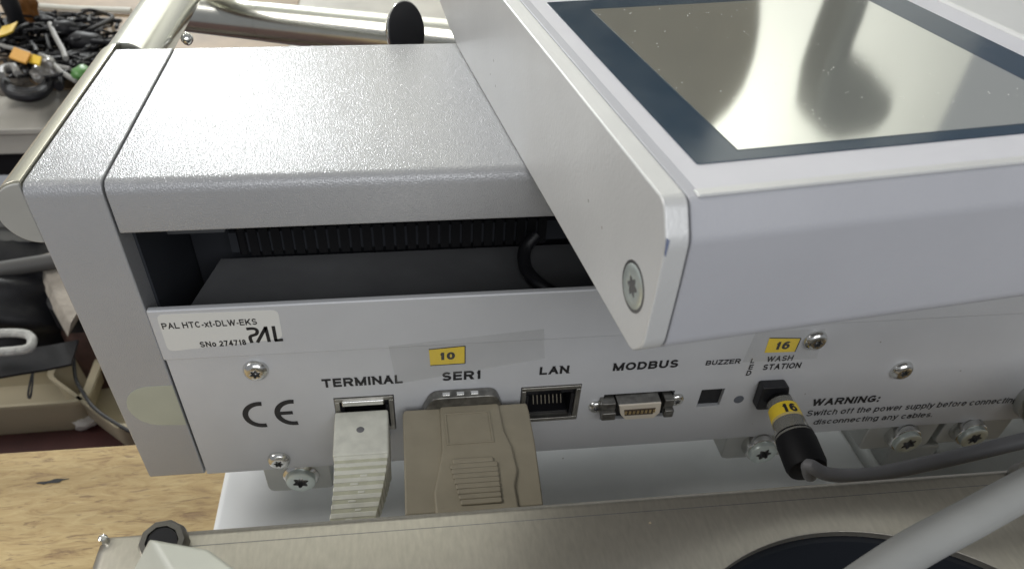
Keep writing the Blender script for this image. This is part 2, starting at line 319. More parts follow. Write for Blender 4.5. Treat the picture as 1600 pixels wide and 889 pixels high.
def glyph_run(s, wt):
    """quads of the string in units of the capital height, and its width"""
    x = 0; out = []; h = wt / 2
    for ch in s:
        W, st = GLYPH[ch]; W = max(W * (1 + .35 * (wt - .12)), wt); mx = lambda q: (x + h + q[0] * (W - wt), h + q[1] * (1 - wt))
        for kind, pts in st:
            P = [mx(q) for q in pts]
            if kind == 'l':
                for (ax_, ay_), (bx_, by_) in zip(P, P[1:]):
                    dx, dy = bx_ - ax_, by_ - ay_
                    if abs(dy) < 1e-6:
                        if dx < 0: ax_, bx_ = bx_, ax_
                        out.append([(ax_ - h, ay_ - h), (bx_ + h, ay_ - h), (bx_ + h, ay_ + h), (ax_ - h, ay_ + h)])
                    else:
                        if dy < 0: ax_, ay_, bx_, by_ = bx_, by_, ax_, ay_; dx, dy = -dx, -dy
                        L_ = math.hypot(dx, dy); hw = min(h * L_ / dy, h * 1.9); e = min(h, dy * .5 + h) ; k = dx / dy
                        ex = k * h if abs(k) < .9 else 0
                        out.append([(ax_ - ex - hw, ay_ - h), (ax_ - ex + hw, ay_ - h), (bx_ + ex + hw, by_ + h), (bx_ + ex - hw, by_ + h)])
                        if abs(k) >= .9: out[-1] = [(ax_ - hw, ay_ - h), (ax_ + hw * .9, ay_ - h), (bx_ + hw, by_ + h), (bx_ - hw * .9, by_ + h)]
            else:
                prev = None; closed = math.hypot(P[0][0] - P[-1][0], P[0][1] - P[-1][1]) < 1e-6; n = len(P)
                for i, p in enumerate(P):
                    a = P[i - 1] if i else (P[-2] if closed else P[0]); b = P[i + 1] if i < n - 1 else (P[1] if closed else P[-1])
                    dx, dy = b[0] - a[0], b[1] - a[1]; L_ = math.hypot(dx, dy); nx_, ny_ = -dy / L_ * h, dx / L_ * h
                    cur = ((p[0] + nx_, p[1] + ny_), (p[0] - nx_, p[1] - ny_))
                    if prev: out.append([prev[0], prev[1], cur[1], cur[0]])
                    prev = cur
        x += W + .10 + .25 * wt
    return out, x - (.10 + .25 * wt)
def lettering(s, p0, p1, cap, parent, bold=.02, mapf=None, mt=None, fit=None, y=-.06, up=Vector((0, 0, 1))):
    """p0/p1: baseline ends (mm), cap: capital height (mm)"""
    wt = .15 if bold < .01 else .19 if bold < .013 else .21 if bold < .02 else .235
    p0 = Vector(p0); p1 = Vector(p1); quads, tw = glyph_run(s, wt); fw = glyph_run(fit, wt)[1] if fit else tw
    d = (p1 - p0); ln = d.length; d = d / ln; up = (up - d * up.dot(d)).normalized(); nrm = d.cross(up)
    base = org(parent); bm = bmesh.new()
    for i, qd in enumerate(quads):
        vs = []
        for (qx, qy) in qd:
            u_ = qx / fw * ln; v_ = qy * cap; q = mapf(u_, v_) if mapf else p0 + d * u_ + up * v_ + nrm * (.0006 * (i % 12))
            vs.append(bm.verts.new((q - base) * S))
        bm.faces.new(vs)
    m2 = bpy.data.meshes.new('lettering'); bm.to_mesh(m2); bm.free()
    return link('lettering', m2, mt or ink_m, parent)
def ptext(s, bl, br, tl, parent, bold=.02, yy=-.08, fit=None):
    a = at(*bl, Y, yy); b = at(*br, Y, yy); t = at(*tl, Y, yy)
    b.z = (a.z + b.z) / 2; a.z = b.z
    return lettering(s, a, b, t.z - a.z, parent, bold, fit=fit)
def stroke(pts, wd, yy, parent, name='logo', n=8, k=6):
    """thick line lying on the face y = yy, points (x, z)"""
    P = smooth_path([(p[0], 0, p[1]) for p in pts], k) if k > 1 else [Vector((p[0], 0, p[1])) for p in pts]
    bm = bmesh.new(); prev = None
    for i, p in enumerate(P):
        d = (P[min(i + 1, len(P) - 1)] - P[max(i - 1, 0)]).normalized(); nn = Vector((-d.z, 0, d.x)) * wd / 2
        a = bm.verts.new((p.x + nn.x, yy, p.z + nn.z)); b = bm.verts.new((p.x - nn.x, yy, p.z - nn.z))
        if prev: bm.faces.new((prev[0], prev[1], b, a))
        prev = (a, b)
    return bm

# ================================================================== THE SETTING
bench = thing('wooden_bench', 'rough pine board bench top with a dark knot under the instrument', 'bench', (-60, -20, -70))
obj('bench_board', B(-400, 400, -170, 47, -70, -38), wood_m, bench, bevel=1.2)
kn = at(80, 752, Z, -37.9)
bm = bmesh.new(); ring = [bm.verts.new(kn + Vector((math.cos(a) * 4.4 * (1 + .25 * math.sin(3 * a)) + .5, math.sin(a) * .75 * (1 + .3 * math.sin(5 * a + 1)) + math.cos(a) * .5, .06))) for a in [k * math.pi / 12 for k in range(24)]]
bm.faces.new(ring); obj('knot_hole', bm, dark_m, bench)
flo = obj('floor', B(-900, 900, -400, 560, -262, -250), red_m); flo['kind'] = 'structure'
sh = thing('lower_shelf', 'dark red board shelf beyond and below the pine bench', 'shelf', (-200, 200, -205))
obj('shelf_board', B(-520, 120, 60, 420, -205, -200), red_m, sh)

# ================================================================== INSTRUMENT
H, HL, PT, SM = 82.2, 71.64, 53.34, 39.31
ins = thing('instrument_housing', 'silver grey laboratory instrument housing with a rear panel of labelled sockets', 'instrument', (90, 30, 0))
XR = 330
# hood: an L of sheet with rounded front edge
prof = rounded([(0, HL), (0, H), (68.7, H), (68.7, H - 20), (66, H - 20), (66, H - 2.5), (2.4, H - 2.5), (2.4, HL)], [0.5, 2.6, 1.0, 0, 0, 0, 0, .4])
obj('hood', prism([(0.45, p.x, p.y) for p in prof], (XR, 0, 0)), hood_m, ins, bevel=.25, seg=2)
# end cap: outer plate with the same profile, C-shaped front
def rect_frame(bm, x0, x1, z0, z1, y0, y1): box(bm, x0, x1, y0, y1, z0, z1)
prof = rounded([(0, -.6), (0, H), (68.7, H), (68.7, -.6)], [1.2, 2.6, 1, 1])
obj('end_cap', prism([(-13.85, p.x, p.y) for p in prof], (13.85, 0, 0)), hood_m, ins, bevel=.35, seg=3)
obj('void_sheet', B(.03, .6, 6.6, 61, 20, H - 3), mat('dark void shade', (.03, .034, .042), .6), ins)  # dark sheet standing for the unlit void beyond the cap's side wall
obj('glue_patch', prism([(p.x, -.12, p.y) for p in [Vector((-.1, 31.6)), Vector((-5.5, 31.6))] + [Vector((-5.5 + 6.3 * math.cos(R(a)), 25.2 + 6.4 * math.sin(R(a)))) for a in range(100, 261, 16)] + [Vector((-4.5, 18.7)), Vector((-.1, 18.4))]], (0, .2, 0)), glue_m, ins, bevel=.08)
# label rail and connector panel
obj('label_rail', B(.15, XR, -.55, 1.1, SM + .12, PT), paint_m, ins, bevel=.45, seg=3)
holes = [(35.4, 49.7, 12.2, 24.2), (80.9, 96.0, 11.6, 24.0), (102.3, 120.6, 10.4, 19.6), (127.8, 133.9, 13.0, 19.2)]
xs = sorted({.5, XR, *[h[0] for h in holes], *[h[1] for h in holes]}); zs = sorted({0.35, SM, *[h[2] for h in holes], *[h[3] for h in holes]})
bm = bmesh.new(); gv = {}
def V(i, j):
    if (i, j) not in gv: gv[i, j] = bm.verts.new((xs[i], 0, zs[j]))
    return gv[i, j]
for i in range(len(xs) - 1):
    for j in range(len(zs) - 1):
        cx_, cz_ = (xs[i] + xs[i + 1]) / 2, (zs[j] + zs[j + 1]) / 2
        if any(a < cx_ < b and c < cz_ < d for a, b, c, d in holes): continue
        bm.faces.new((V(i, j), V(i + 1, j), V(i + 1, j + 1), V(i, j + 1)))
r = bmesh.ops.extrude_face_region(bm, geom=bm.faces[:])
for v in r['geom']:
    if isinstance(v, bmesh.types.BMVert): v.co.y += 1.3
pn = obj('connector_panel', bm, paint_m, ins, bevel=.12, seg=1)
obj('panel_flange', B(.3, XR, .25, 3, -.75, .2), paint_m, ins, bevel=.2)
obj('housing_bottom', B(.3, XR, 3.1, 66, -.75, 1), slate_m, ins)
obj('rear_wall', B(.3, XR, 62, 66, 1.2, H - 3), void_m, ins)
# inside the slot
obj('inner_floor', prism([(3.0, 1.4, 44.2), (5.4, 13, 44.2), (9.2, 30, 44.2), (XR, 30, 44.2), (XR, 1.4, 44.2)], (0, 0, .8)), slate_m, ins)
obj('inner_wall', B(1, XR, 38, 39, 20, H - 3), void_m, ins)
obj('inner_bracket', B(-0.0, 13.5, 24, 37, 56, 70), slate_m, ins, bevel=.5)
bm = B(0, 2.1, 0, 5.5, 0, 7.5)
for v in bm.verts: v.co *= S
lk = bpy.data.meshes.new('chain_link'); bm.to_mesh(lk); bm.free(); lk.materials.append(mat('chain plastic', (.009, .009, .010), .5, spec=.25))
for k in range(28):
    o = link('chain_link', lk, None, ins); o.location = (Vector((14 + k * 2.75, 30.5, 45.3)) - org(ins)) * S
    if k == 0: o.modifiers.new('bevel', 'BEVEL').width = .0004
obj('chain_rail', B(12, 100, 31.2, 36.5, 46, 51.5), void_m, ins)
tubeh = [at(838, 366, Y, 22), at(820, 390, Y, 20), at(822, 420, Y, 15), at(845, 446, Y, 9), at(890, 470, Y, 6)]
obj('inner_cable', tube(tubeh, 1.6), dark_m, ins)
# fasteners on the panel
for (x, z, a) in ((19.2, 34.9, .3), (19.3, 3.4, .9), (152.6, 34.4, .1), (180.3, 22.3, .5)): put(pan_me, (x, 0, z), (0, -1, 0), ins, a)
# lugs under the panel
def lug(x0, x1, zb, sx, sz, sy):
    pts = rounded([(x0, -.8), (x1, -.8), (x1, zb), (x0, zb)], [0, 0, 1.5, 2.4])
    l = obj('mounting_lug', prism([(p.x, 1.2, p.y) for p in pts], (0, 14, 0)), lug_m, ins, bevel=.5)
    obj('washer', lathe((sx, 1.3, sz), (sx, sy + 1.2, sz), [(0, 4.7), (.5, 4.75), (1.3 - sy - 1.4, 4.35), (1.3 - sy - 1.2, 4.1)]), steel_m, l, smooth=True)
    put(flat_me, (sx, sy + 1.2, sz), (0, -1, 0), l, random.random())
lug(14.2, 31.5, -11.2, 23.6, -5.2, -1)
lug(140.5, 160.5, -10.8, 150.1, -4.6, -3)
lug(182, 203.5, -11.0, 192.7, -4.6, -3)
lug(205.5, 226, -10.6, 212.4, -4.2, -3)
# jacks
pin_m = mat('dim contact', (.16, .14, .10), .5, .2)
def jack(x0, x1, z0, z1, pins=True, name='network_socket'):
    bm = bmesh.new(); t = 1.15
    box(bm, x0, x1, -.35, 8, z1 - t, z1); box(bm, x0, x1, -.35, 8, z0, z0 + t); box(bm, x0, x0 + t, -.35, 8, z0 + t, z1 - t); box(bm, x1 - t, x1, -.35, 8, z0 + t, z1 - t)
    s = obj(name, bm, shield_m, ins, bevel=.15)
    a, b, c, d = x0 + t, x1 - t, z0 + t, z1 - t; mid = (a + b) / 2
    bm = bmesh.new(); box(bm, a + .05, mid - 2.9, .9, 7, d - 2.1, d - .05); box(bm, mid + 2.9, b - .05, .9, 7, d - 2.1, d - .05); box(bm, a + .05, b - .05, 7.4, 8, c, d)
    box(bm, a + .05, a + .9, .4, 7, c + .05, d - 2.2); box(bm, b - .9, b - .05, .4, 7, c + .05, d - 2.2); box(bm, a + 1, b - 1, 1.5, 7, c + .05, c + .7)
    obj('insert', bm, dark_m, s)
    if pins:
        for k in range(8):
            px = mid - 3.57 + k * 1.02
            obj('contact', tube([(px, 2.4, c + 2.6), (px, 3.0, c + 3.4), (px, 3.8, c + 4.4)], .14, 6), pin_m, s)
    return s
jack(80.9 + .12, 96.0 - .12, 11.6 + .12, 24.0 - .12)
j2 = jack(35.4 + .12, 49.7 - .12, 12.2 + .12, 24.2 - .12, pins=False)
obj('spring_tab', B(37.2, 47.4, -1.0, .2, 21.9, 23.6), steel_m, j2, bevel=.4)
# mini-D ribbon socket
def face(pts, yv): return [at(*q, Y, yv) for q in pts]
fo = [(966, 632), (1034, 627), (1031, 643), (1021, 651.5), (976, 654), (968, 646)]
def shrink(P, k):
    c = sum(P, Vector((0, 0, 0))) / len(P); return [c + (q - c) * k for q in P]
fm = face(fo, -3.3)
mb = obj('ribbon_socket', prism(fm, (0, 5.5, 0)), dshield_m, ins, bevel=.3)
obj('socket_back', B(102.35, 120.5, 1.4, 4, 10.4, 19.5), dark_m, ins)
pale_m = mat('pale socket lip', (.66, .60, .50), .35, .2)
lipo = shrink(fm, .97); bm = prism(lipo, (0, .5, 0))
for v in bm.verts: v.co.y -= .4
obj('socket_lip', bm, pale_m, mb, bevel=.12)
bm = prism([q + Vector((0, -.45, 0)) for q in [fm[0].lerp(fm[4], .30) + Vector((.9, 0, 0)), fm[1].lerp(fm[3], .30) - Vector((1.0, 0, 0)), fm[1].lerp(fm[3], .70) - Vector((1.0, 0, 0)), fm[0].lerp(fm[4], .70) + Vector((.4, 0, 0))]], (0, .3, 0))
obj('insert', bm, mat('brown insert', (.07, .05, .035), .4), mb)
for k in range(8):
    t = (k + .9) / 8.9; q = fm[0].lerp(fm[1], t).lerp(fm[4].lerp(fm[3], t), .52); obj('contact', B(q.x - .28, q.x + .28, q.y - .62, q.y - .46, q.z - .35, q.z + .6), gold_m, mb)
for sx, pa, pb in ((-1, (938, 655), (960, 655)), (1, (1035, 650), (1050, 649))):
    a_, b_ = at(*pa, Y, -3.2), at(*pb, Y, -3.2); zt_ = 19.0
    lt = obj('latch', B(a_.x, b_.x, -2.6, 2, a_.z + .3, zt_), dshield_m, mb, bevel=.3)
    obj('latch_hook', B(a_.x, b_.x, -3.9, -2.4, a_.z, a_.z + 2.6), dshield_m, lt, bevel=.4)
    sc_ = at(931, 634, Y, 0) if sx < 0 else at(1056, 623, Y, 0)
    put(pan_me, (sc_.x, 0, sc_.z), (0, -1, 0), mb, .4, scale=.7)
obj('buzzer', B(127.8, 133.9, 1.2, 5, 13, 19.2), dark_m, ins)
obj('led_window', lathe((138.7, .05, 14.95), (138.7, -1, 14.95), [(0, 1.35), (.16, 1.3), (.17, 1.1)]), mat('unlit led', (.10, .11, .13), .25), ins)
obj('power_socket', prism([(p.x, -3.0, p.y) for p in rounded([(142.2, 21.6), (149.2, 21.5), (150.0, 18.6), (149.4, 13.4), (142.6, 13.5)], [.8, .8, .8, .8, .8])], (0, 3, 0)), dark_m, ins, bevel=.35)
# labels and print
lb = obj('product_label', prism([(p.x, -.62, p.y) for p in rounded([(2.0, 53.0 - .6), (26.9, 52.1), (26.7, 44.1), (1.9, 42.2)], [1.5] * 4)], (0, .1, 0)), label_m, ins)
yl = -.66
ptext('PAL HTC-xt-DLW-EKS', (254.8, 515.7), (402, 505.8), (253, 505), lb, .012, yl)
ptext('SNo 274718', (313.6, 543.2), (385.3, 538.2), (312, 534), lb, .016, yl)
def lg(px, py, sc=.2813, ox=180, oy=330): q = at(ox + px * sc, oy + py * sc, Y, yl); return (q.x, q.z)
def crop_logo(ptsl, wd, k=5, **kw):
    obj('logo', stroke([lg(*p, **kw) for p in ptsl], wd, yl, lb, k=k), ink_m, lb, smooth=False)
crop_logo([(728, 654), (768, 652), (787, 662), (784, 682), (755, 693), (750, 706), (760, 731)], .75)
crop_logo([(790, 729), (836, 645)], .75, k=1); crop_logo([(834, 640), (856, 726)], .75, k=1)
crop_logo([(877, 638), (893, 720)], .75, k=1); crop_logo([(886, 718), (932, 714)], .75, k=1)
yy = -.05
ptext('TERMINAL', (504, 605.5), (629.5, 598.6), (499.5, 592.6), ins, .022)
ptext('SER1', (690.7, 594.8), (751, 592), (690, 581.7), ins, .022)
ptext('LAN', (842.6, 585.8), (888.5, 583), (843.5, 573.4), ins, .022)
ptext('MODBUS', (957, 580), (1058.6, 573.4), (959, 567.5), ins, .026)
ptext('BUZZER', (1102, 571), (1156, 567.5), (1103.6, 563.4), ins, .014)
for ch, bl, br, tl in (('L', (1172, 567.4), (1178, 567), (1174, 560)), ('E', (1169, 577.2), (1175.5, 577), (1171, 569.6)), ('D', (1165, 586.8), (1172.5, 586.4), (1167, 579))):
    ptext(ch, bl, br, tl, ins, .018)
ptext('WASH', (1197, 565), (1237.5, 563.4), (1198.4, 557), ins, .016)
ptext('STATION', (1191, 577.7), (1249.4, 575.3), (1193.8, 569.4), ins, .016)
ptext('WARNING:', (1266.7, 634.8), (1372.5, 627), (1271, 623.6), ins, .026)
ptext('Switch off the power supply before connecting or', (1258.5, 650.4), (1568, 629.5), (1261, 641.4), ins, .004, fit='Switch off the power supply before connect')
ptext('disconnecting any cables.', (1269.6, 663.7), (1455.8, 650.5), (1272, 655.5), ins, .004)
# CE mark
def arc(cx, cz, r0, a0, a1, wd): return stroke([(cx + r0 * math.cos(R(a0 + (a1 - a0) * k / 24)), cz + r0 * math.sin(R(a0 + (a1 - a0) * k / 24))) for k in range(25)], wd, yy, ins, k=1)
cC = at(410, 647.5, Y, 0); eC = at(459.5, 644, Y, 0); r_ = 3.75
obj('ce_mark', arc(cC.x - .2, cC.z, r_, 80, 280, 1.35), ink_m, ins, smooth=False)
e_ = obj('ce_mark', arc(eC.x - .2, eC.z, r_, 80, 280, 1.35), ink_m, ins, smooth=False)
obj('ce_mark', stroke([(eC.x - r_ + .1, eC.z), (eC.x - .3, eC.z)], 1.15, yy - .01, ins, k=1), ink_m, ins, smooth=False)
# yellow number labels under clear tape
def quad_px(pts, yv): return [at(*p, Y, yv) for p in pts]
def ylabel(txt, corners, edges, tb, yv):
    c = quad_px(corners, yv); o = obj('number_label', prism(c, (0, .08, 0)), yellow_m, ins)
    for a, b in edges:
        d = (c[b] - c[a]).normalized(); nn = Vector((-d.z, 0, d.x)) * .13
        bm = bmesh.new(); bm.faces.new([bm.verts.new(q + Vector((0, -.02, 0))) for q in (c[a] - nn, c[b] - nn, c[b] + nn, c[a] + nn)]); obj('border_line', bm, ink_m, o, smooth=False)
    ptext(txt, *tb, o, .03, yv - .03)
ylabel('10', ((670, 546), (726.7, 540.4), (726.7, 567.6), (672.4, 571)), ((0, 1), (1, 2), (2, 3)), ((686, 562.8), (711, 561), (686, 551)), -.1)
ylabel('16', ((1202.5, 528), (1251.6, 528.4), (1242, 549.6), (1194.7, 551)), ((0, 1), (1, 2)), ((1209, 546.4), (1232, 545.3), (1212, 534.4)), -.1)
obj('clear_tape', prism(quad_px(((607, 541), (850, 514), (852, 560), (620, 600)), -.66), (0, .04, 0)), tape_m, ins)
obj('clear_tape', prism(quad_px(((1182, 518), (1290, 514), (1276, 560), (1160, 566)), -.2), (0, .04, 0)), tape_m, ins)
# hexagonal coupler at the right edge
hx = thing('hex_coupler', 'dark grey hexagonal screw coupler at the right edge of the panel', 'connector', (226.5, 0, 3))
obj('washer', lathe((229.5, 0, 9.5), (229.5, -1, 9.5), [(0, 9.6), (2.2, 9.3), (2.8, 8.4)], 48), lug_m, hx)
obj('hex_nut', lathe((229.5, -2.8, 9.5), (229.5, -5, 9.5), [(0, 9.9), (8, 9.9), (9, 9.1)], 6), mat('worn nickel nut', (.36, .36, .33), .32, .8), hx, bevel=.3)
# rail along the left side
ra = thing('guide_rail', 'champagne metal rail running along the left edge of the housing', 'rail', (-13, 50, 69))
def dpoly(r, y): return [(-14.0 - r * math.sin(math.pi * k / 24), y, 76.2 + r * math.cos(math.pi * k / 24)) for k in range(25)]
obj('rail_tube', prism(dpoly(6.5, 1.4), (0, 69, 0)), rail_m, ra, bevel=.15)
obj('end_plug', prism(dpoly(6.2, .5), (0, .85, 0)), railend_m, ra, bevel=.25)

# ================================================================== BASE UNDER THE INSTRUMENT
bs = thing('base_plate', 'glossy white base plate standing on the bench beneath the connector panel', 'base', (90, 0, -38))
obj('plate_body', prism([(p.x, p.y, -37.9) for p in rounded([(-4.5, -60), (192, -60), (191, 120), (-1, 120)], [10, 10, 4, 4])], (0, 0, 15)), base_m, bs, bevel=2.2, seg=4)
fb = thing('support_foot', 'grey cast support foot standing beneath the right hand lugs', 'bracket', (210, 30, -37.9))
obj('foot_body', B(195, 300, -10, 90, -37.9, -24), lug_m, fb, bevel=3)
obj('foot_step', B(196, 212, 4, 30, -23.9, -14.5), lug_m, fb, bevel=1.2)

# ================================================================== TERMINAL (tablet) ON TOP
O = Vector((84.5, -52.5, 82.3)); th = R(6.72)
TM = Matrix.Translation(O) @ Matrix.Rotation(th, 4, 'Z')
def tp(a, b, c): return TM @ Vector((a, b, c))
tab = thing('operator_terminal', 'thick silver operator panel with a navy bordered screen lying across the hood', 'terminal', O)
TOP, BK = 23.4, 170
side = rounded([(-.4, 0), (-3.0, 2.8), (-3.0, 12), (-2.8, 19.0), (-.1, TOP), (BK, TOP), (BK, 9), (122, 0)], [1.2, 1.5, 0, 1.2, 1.4, 2, 4, 12], 5)
obj('side_plate', prism([tp(0, p.x, p.y) for p in side], TM.to_3x3() @ Vector((3.2, 0, 0))), plate_m, tab, bevel=.32, seg=3)
side2 = rounded([(-.4, .1), (-2.8, 2.4), (-2.8, 12), (-2.6, 18.8), (.1, TOP - .35), (BK - 1, TOP - .35), (BK - 1, 9), (122, .1)], [1.2, 1.2, 0, .8, .8, 2, 4, 12], 5)
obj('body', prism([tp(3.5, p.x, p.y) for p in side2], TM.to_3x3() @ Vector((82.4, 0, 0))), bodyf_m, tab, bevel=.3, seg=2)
obj('side_gap', prism([tp(3.1, p.x * .985 + .6, p.y * .97 + .3) for p in side2], TM.to_3x3() @ Vector((83.5, 0, 0))), dark_m, tab)
obj('grip', prism([tp(86.3, p.x, p.y) for p in side], TM.to_3x3() @ Vector((60, 0, 0))), plate_m, tab, bevel=.9, seg=3)
def tbox(a0, a1, b0, b1, c0, c1, r=0):
    pts = rounded([(a0, b0), (a1, b0), (a1, b1), (a0, b1)], r) if r else [Vector(q) for q in ((a0, b0), (a1, b0), (a1, b1), (a0, b1))]
    return prism([tp(p.x, p.y, c0) for p in pts], (0, 0, c1 - c0))
obj('front_rim', tbox(4.6, 85.8, .1, 1.7, TOP - .5, TOP - .02), plate_m, tab, bevel=.3)
obj('face_film', tbox(5.2, 85.6, 1.9, BK - 2, TOP - .345, TOP - .32), film_m, tab)
fz = TOP - .30
obj('display_border', tbox(8.0, 79.3, 7.7, 73.4, fz, fz + .12, .4), border_m, tab)
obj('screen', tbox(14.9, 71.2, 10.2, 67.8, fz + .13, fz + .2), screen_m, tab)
smu = [(1041, 372), (1047, 376), (1044, 388), (1040, 402), (1038, 398), (1040, 384)]
T2v = TM.to_3x3() @ Vector((0, 1, 0)); pl = (TM @ Vector((0, -3.03, 0))).dot(T2v)
def onfront(px, py):
    d = RM @ Vector(((px - CX) / F_PX, -(py - CY) / F_PX, -1.0)); return CAM + d * ((pl - T2v.dot(CAM)) / T2v.dot(d))
obj('ink_smudge', prism([onfront(*q) for q in smu], T2v * .02), mat('faint blue ink', (.16, .20, .33), .5, alpha=.6), tab)
sc = tp(.0, 2.9, 8.7)
nx = TM.to_3x3() @ Vector((-1, 0, 0))
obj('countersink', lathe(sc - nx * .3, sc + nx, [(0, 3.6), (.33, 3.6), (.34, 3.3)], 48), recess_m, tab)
put(csk_me, sc - nx * .72, nx, tab, .2)

# ================================================================== PLUGS
# network plug with ribbed boot
np_ = thing('network_plug', 'aged white plug with a ribbed bend relief boot in the left hand socket', 'plug', (41.6, -12, 8))
obj('plug_body', prism([(p.x, -.4, p.y) for p in rounded([(35.2, 20), (48.1, 20), (48.1, 9), (35.2, 9)], .7)], (0, -14, 0)), white_m, np_, bevel=.7, seg=3)
obj('dimple', lathe(at(563, 671, Z, 20.03), at(563, 671, Z, 20.03) + Vector((0, 0, 1)), [(0, .95), (.03, .9)], 16), cabledark_m, np_)
def boot(t):      # centre line, half width, half height
    y = -14 - 19 * t; z = 14.5 - 8.5 * t * t; x = 41.7 - .3 * t - 4.6 * t * t
    return Vector((x, y, z)), 6.3 - 1.8 * t, 5.1 - 1.3 * t
bm = bmesh.new()
def slab(bm, t0, t1, sc, x_a=-1, x_b=1):
    vs = []
    for t in (t0, t1):
        c, hw, hh = boot(t); dz = 15 * t * .05; n_ = Vector((0, -dz, 1)).normalized()
        for (sx, sz) in ((x_a, -1), (x_b, -1), (x_b, 1), (x_a, 1)): vs.append(bm.verts.new(c + Vector((hw * sx * sc, 0, 0)) + n_ * hh * sz * sc))
    for f in ((0, 1, 2, 3), (7, 6, 5, 4), (0, 4, 5, 1), (1, 5, 6, 2), (2, 6, 7, 3), (3, 7, 4, 0)): bm.faces.new([vs[i] for i in f])
    return bm
for k in range(8): slab(bm, k / 8, (k + 1) / 8, .97)
obj('boot_core', bm, cream_m, np_)
for k in range(12):
    t0 = k / 12 + .010; bmr = bmesh.new(); slab(bmr, t0, t0 + .052, 1)
    if k > 1:
        q = (-.35, .0) if k % 2 else (.0, .3); slab(bmr, t0 + .053, t0 + .0825, .99, *q)
    obj('rib', bmr, white_m, np_, bevel=.3)
obj('cable', tube([(40.2, -32, 7.2), (39.2, -40, 2), (38, -50, -8), (37, -56, -16), (36, -80, -19.5)], 2.8), white_m, np_)
# D-sub plug
ds = thing('serial_plug', 'beige D-shaped serial connector hood with finger grips beneath the label 10', 'plug', (66.5, -16, 8))
dsh = rounded([(56.4, 20), (58.8, 25.0), (74.4, 25.0), (76.2, 20), (75, 12), (58, 12)], [.8, 2, 2, .8, .8, .8])
shl = obj('metal_shell', prism([(p.x, -3.0, p.y) for p in dsh], (0, 3, 0)), dshield_m, ds, bevel=.4)
for k in range(3):
    q = at(698 + k * 22.5, 623.5, Z, 25.05); obj('dimple', B(q.x - .95, q.x + .95, -2.3, -1.2, 24.9, 25.25), steel_m, shl, bevel=.2)
hood_o = [(52.0, -2.6), (82.0, -2.6), (82.1, -5.5), (81.9, -16), (80.8, -33.2), (51.2, -33.2), (51.5, -16), (51.6, -4)]
obj('hood_shell', prism([(p.x, p.y, 9) for p in rounded(hood_o, [.8, .8, .4, 3, .6, .6, 3, .6])], (0, 0, 12.4)), beige_m, ds, bevel=.8, seg=3)
cp = [(60.2, -2.5), (75.4, -2.5), (76.0, -13), (75.0, -17.5), (75.0, -43), (58.0, -43), (58.2, -28), (59.9, -17.5)]
cpo = [(60.6, -2.7), (75.0, -2.7), (75.2, -12), (76.3, -16.5), (76.6, -24), (75.4, -28), (75.4, -44), (57.6, -44), (57.6, -28), (58.6, -24), (60.2, -16.5)]
# the centre block is built around the recesses, so both are real
rx0, rx1, ry0, ry1 = 61.9, 71.9, -5.8, -14.8
obj('centre_block', prism([(p.x, p.y, 7.5) for p in rounded(cpo, .8)], (0, 0, 14.6)), beige_m, ds, bevel=.6, seg=3)
bm = bmesh.new()
for a in ((rx0 - .45, rx1 + .45, ry0, ry0 + .45), (rx0 - .45, rx1 + .45, ry1 - .45, ry1), (rx0 - .45, rx0, ry1, ry0), (rx1, rx1 + .45, ry1, ry0)): box(bm, a[0], a[1], a[2], a[3], 22.05, 22.35)
box(bm, rx0, rx1, ry1, ry0, 22.05, 22.15)
obj('label_frame', bm, beige_m, ds, bevel=.15)
for k in range(9):
    y0 = -19.8 - k * 1.42; ins_ = .9 if k == 0 else .25 * k * .35
    xa, xb = 61.4 + ins_ + .12 * k, 72.4 - (.9 if k == 0 else .05 * k)
    obj('grip_rib', B(xa, xb, y0 - 1.38, y0, 22.0, 22.65), beige_m, ds, bevel=.42)
for x0, x1 in ((52.2, 57.0), (76.2, 80.2)):
    tsx = (x0 + x1) / 2
    obj('thumbscrew', lathe((tsx, -33, 17), (tsx, -40, 17), [(0, 2.2), (.3, 2.4), (5, 2.4), (5.4, 2.0)], 18), mat('dark thumbscrew', (.09, .08, .06), .5), ds)
obj('cable', tube([(66.5, -43, 15), (66.5, -50, 12), (66, -58, 2), (66, -66, -14), (66, -90, -19)], 3.4), beige_m, ds)
# round power plug, sleeve, number 16 and its cable
pp = thing('power_plug', 'round black plug marked 16 with a clear sleeve and dark grey cable', 'plug', (148, -12, 12))
A0, A1 = Vector((147.6, -2.9, 17.2)), Vector((146.0, -25.0, 15.6)); ax = (A1 - A0).normalized()
soft_m = mat('matt black rubber', (.006, .006, .007), .6, 0, bump=.5, bscale=1500, spec=.25)
obj('plug_neck', lathe(A0, A1, [(0, 2.7), (.4, 3.0), (3.0, 3.2), (11.5, 3.5)]), soft_m, pp)
obj('plug_grip', lathe(A0 + ax * 11.3, A1, [(0, 4.0), (.5, 4.5), (3, 4.75), (9.4, 4.75), (10.6, 4.35), (10.9, 3.6)]), soft_m, pp)
obj('clear_sleeve', lathe(A0 + ax * 1.6, A1, [(0, 3.45), (4, 3.75), (9, 4.15), (11.3, 4.7)], 40, caps=False), sleeve_m, pp)
band = obj('number_label', lathe(A0 + ax * 3.6, A1, [(0, 3.66), (4.3, 3.92)], 40, caps=False), yellow_m, pp)
fu = Vector((1, 0, 0)); fu = (fu - ax * fu.dot(ax)).normalized(); fv = fu.cross(ax); fv = fv if fv.z > 0 else -fv
def wrap(u, v):
    t = 3.6 + 3.6 - v; a = (u - 1.9 - .35) / 3.95; rad = 3.68 + (t - 3.6) / 4.3 * .26 + .04
    return A0 + ax * t + (fu * math.sin(a) + fv * math.cos(a)) * rad
lettering('16', (0, 0, 0), (3.8, 0, 0), 2.7, band, .03, mapf=wrap)
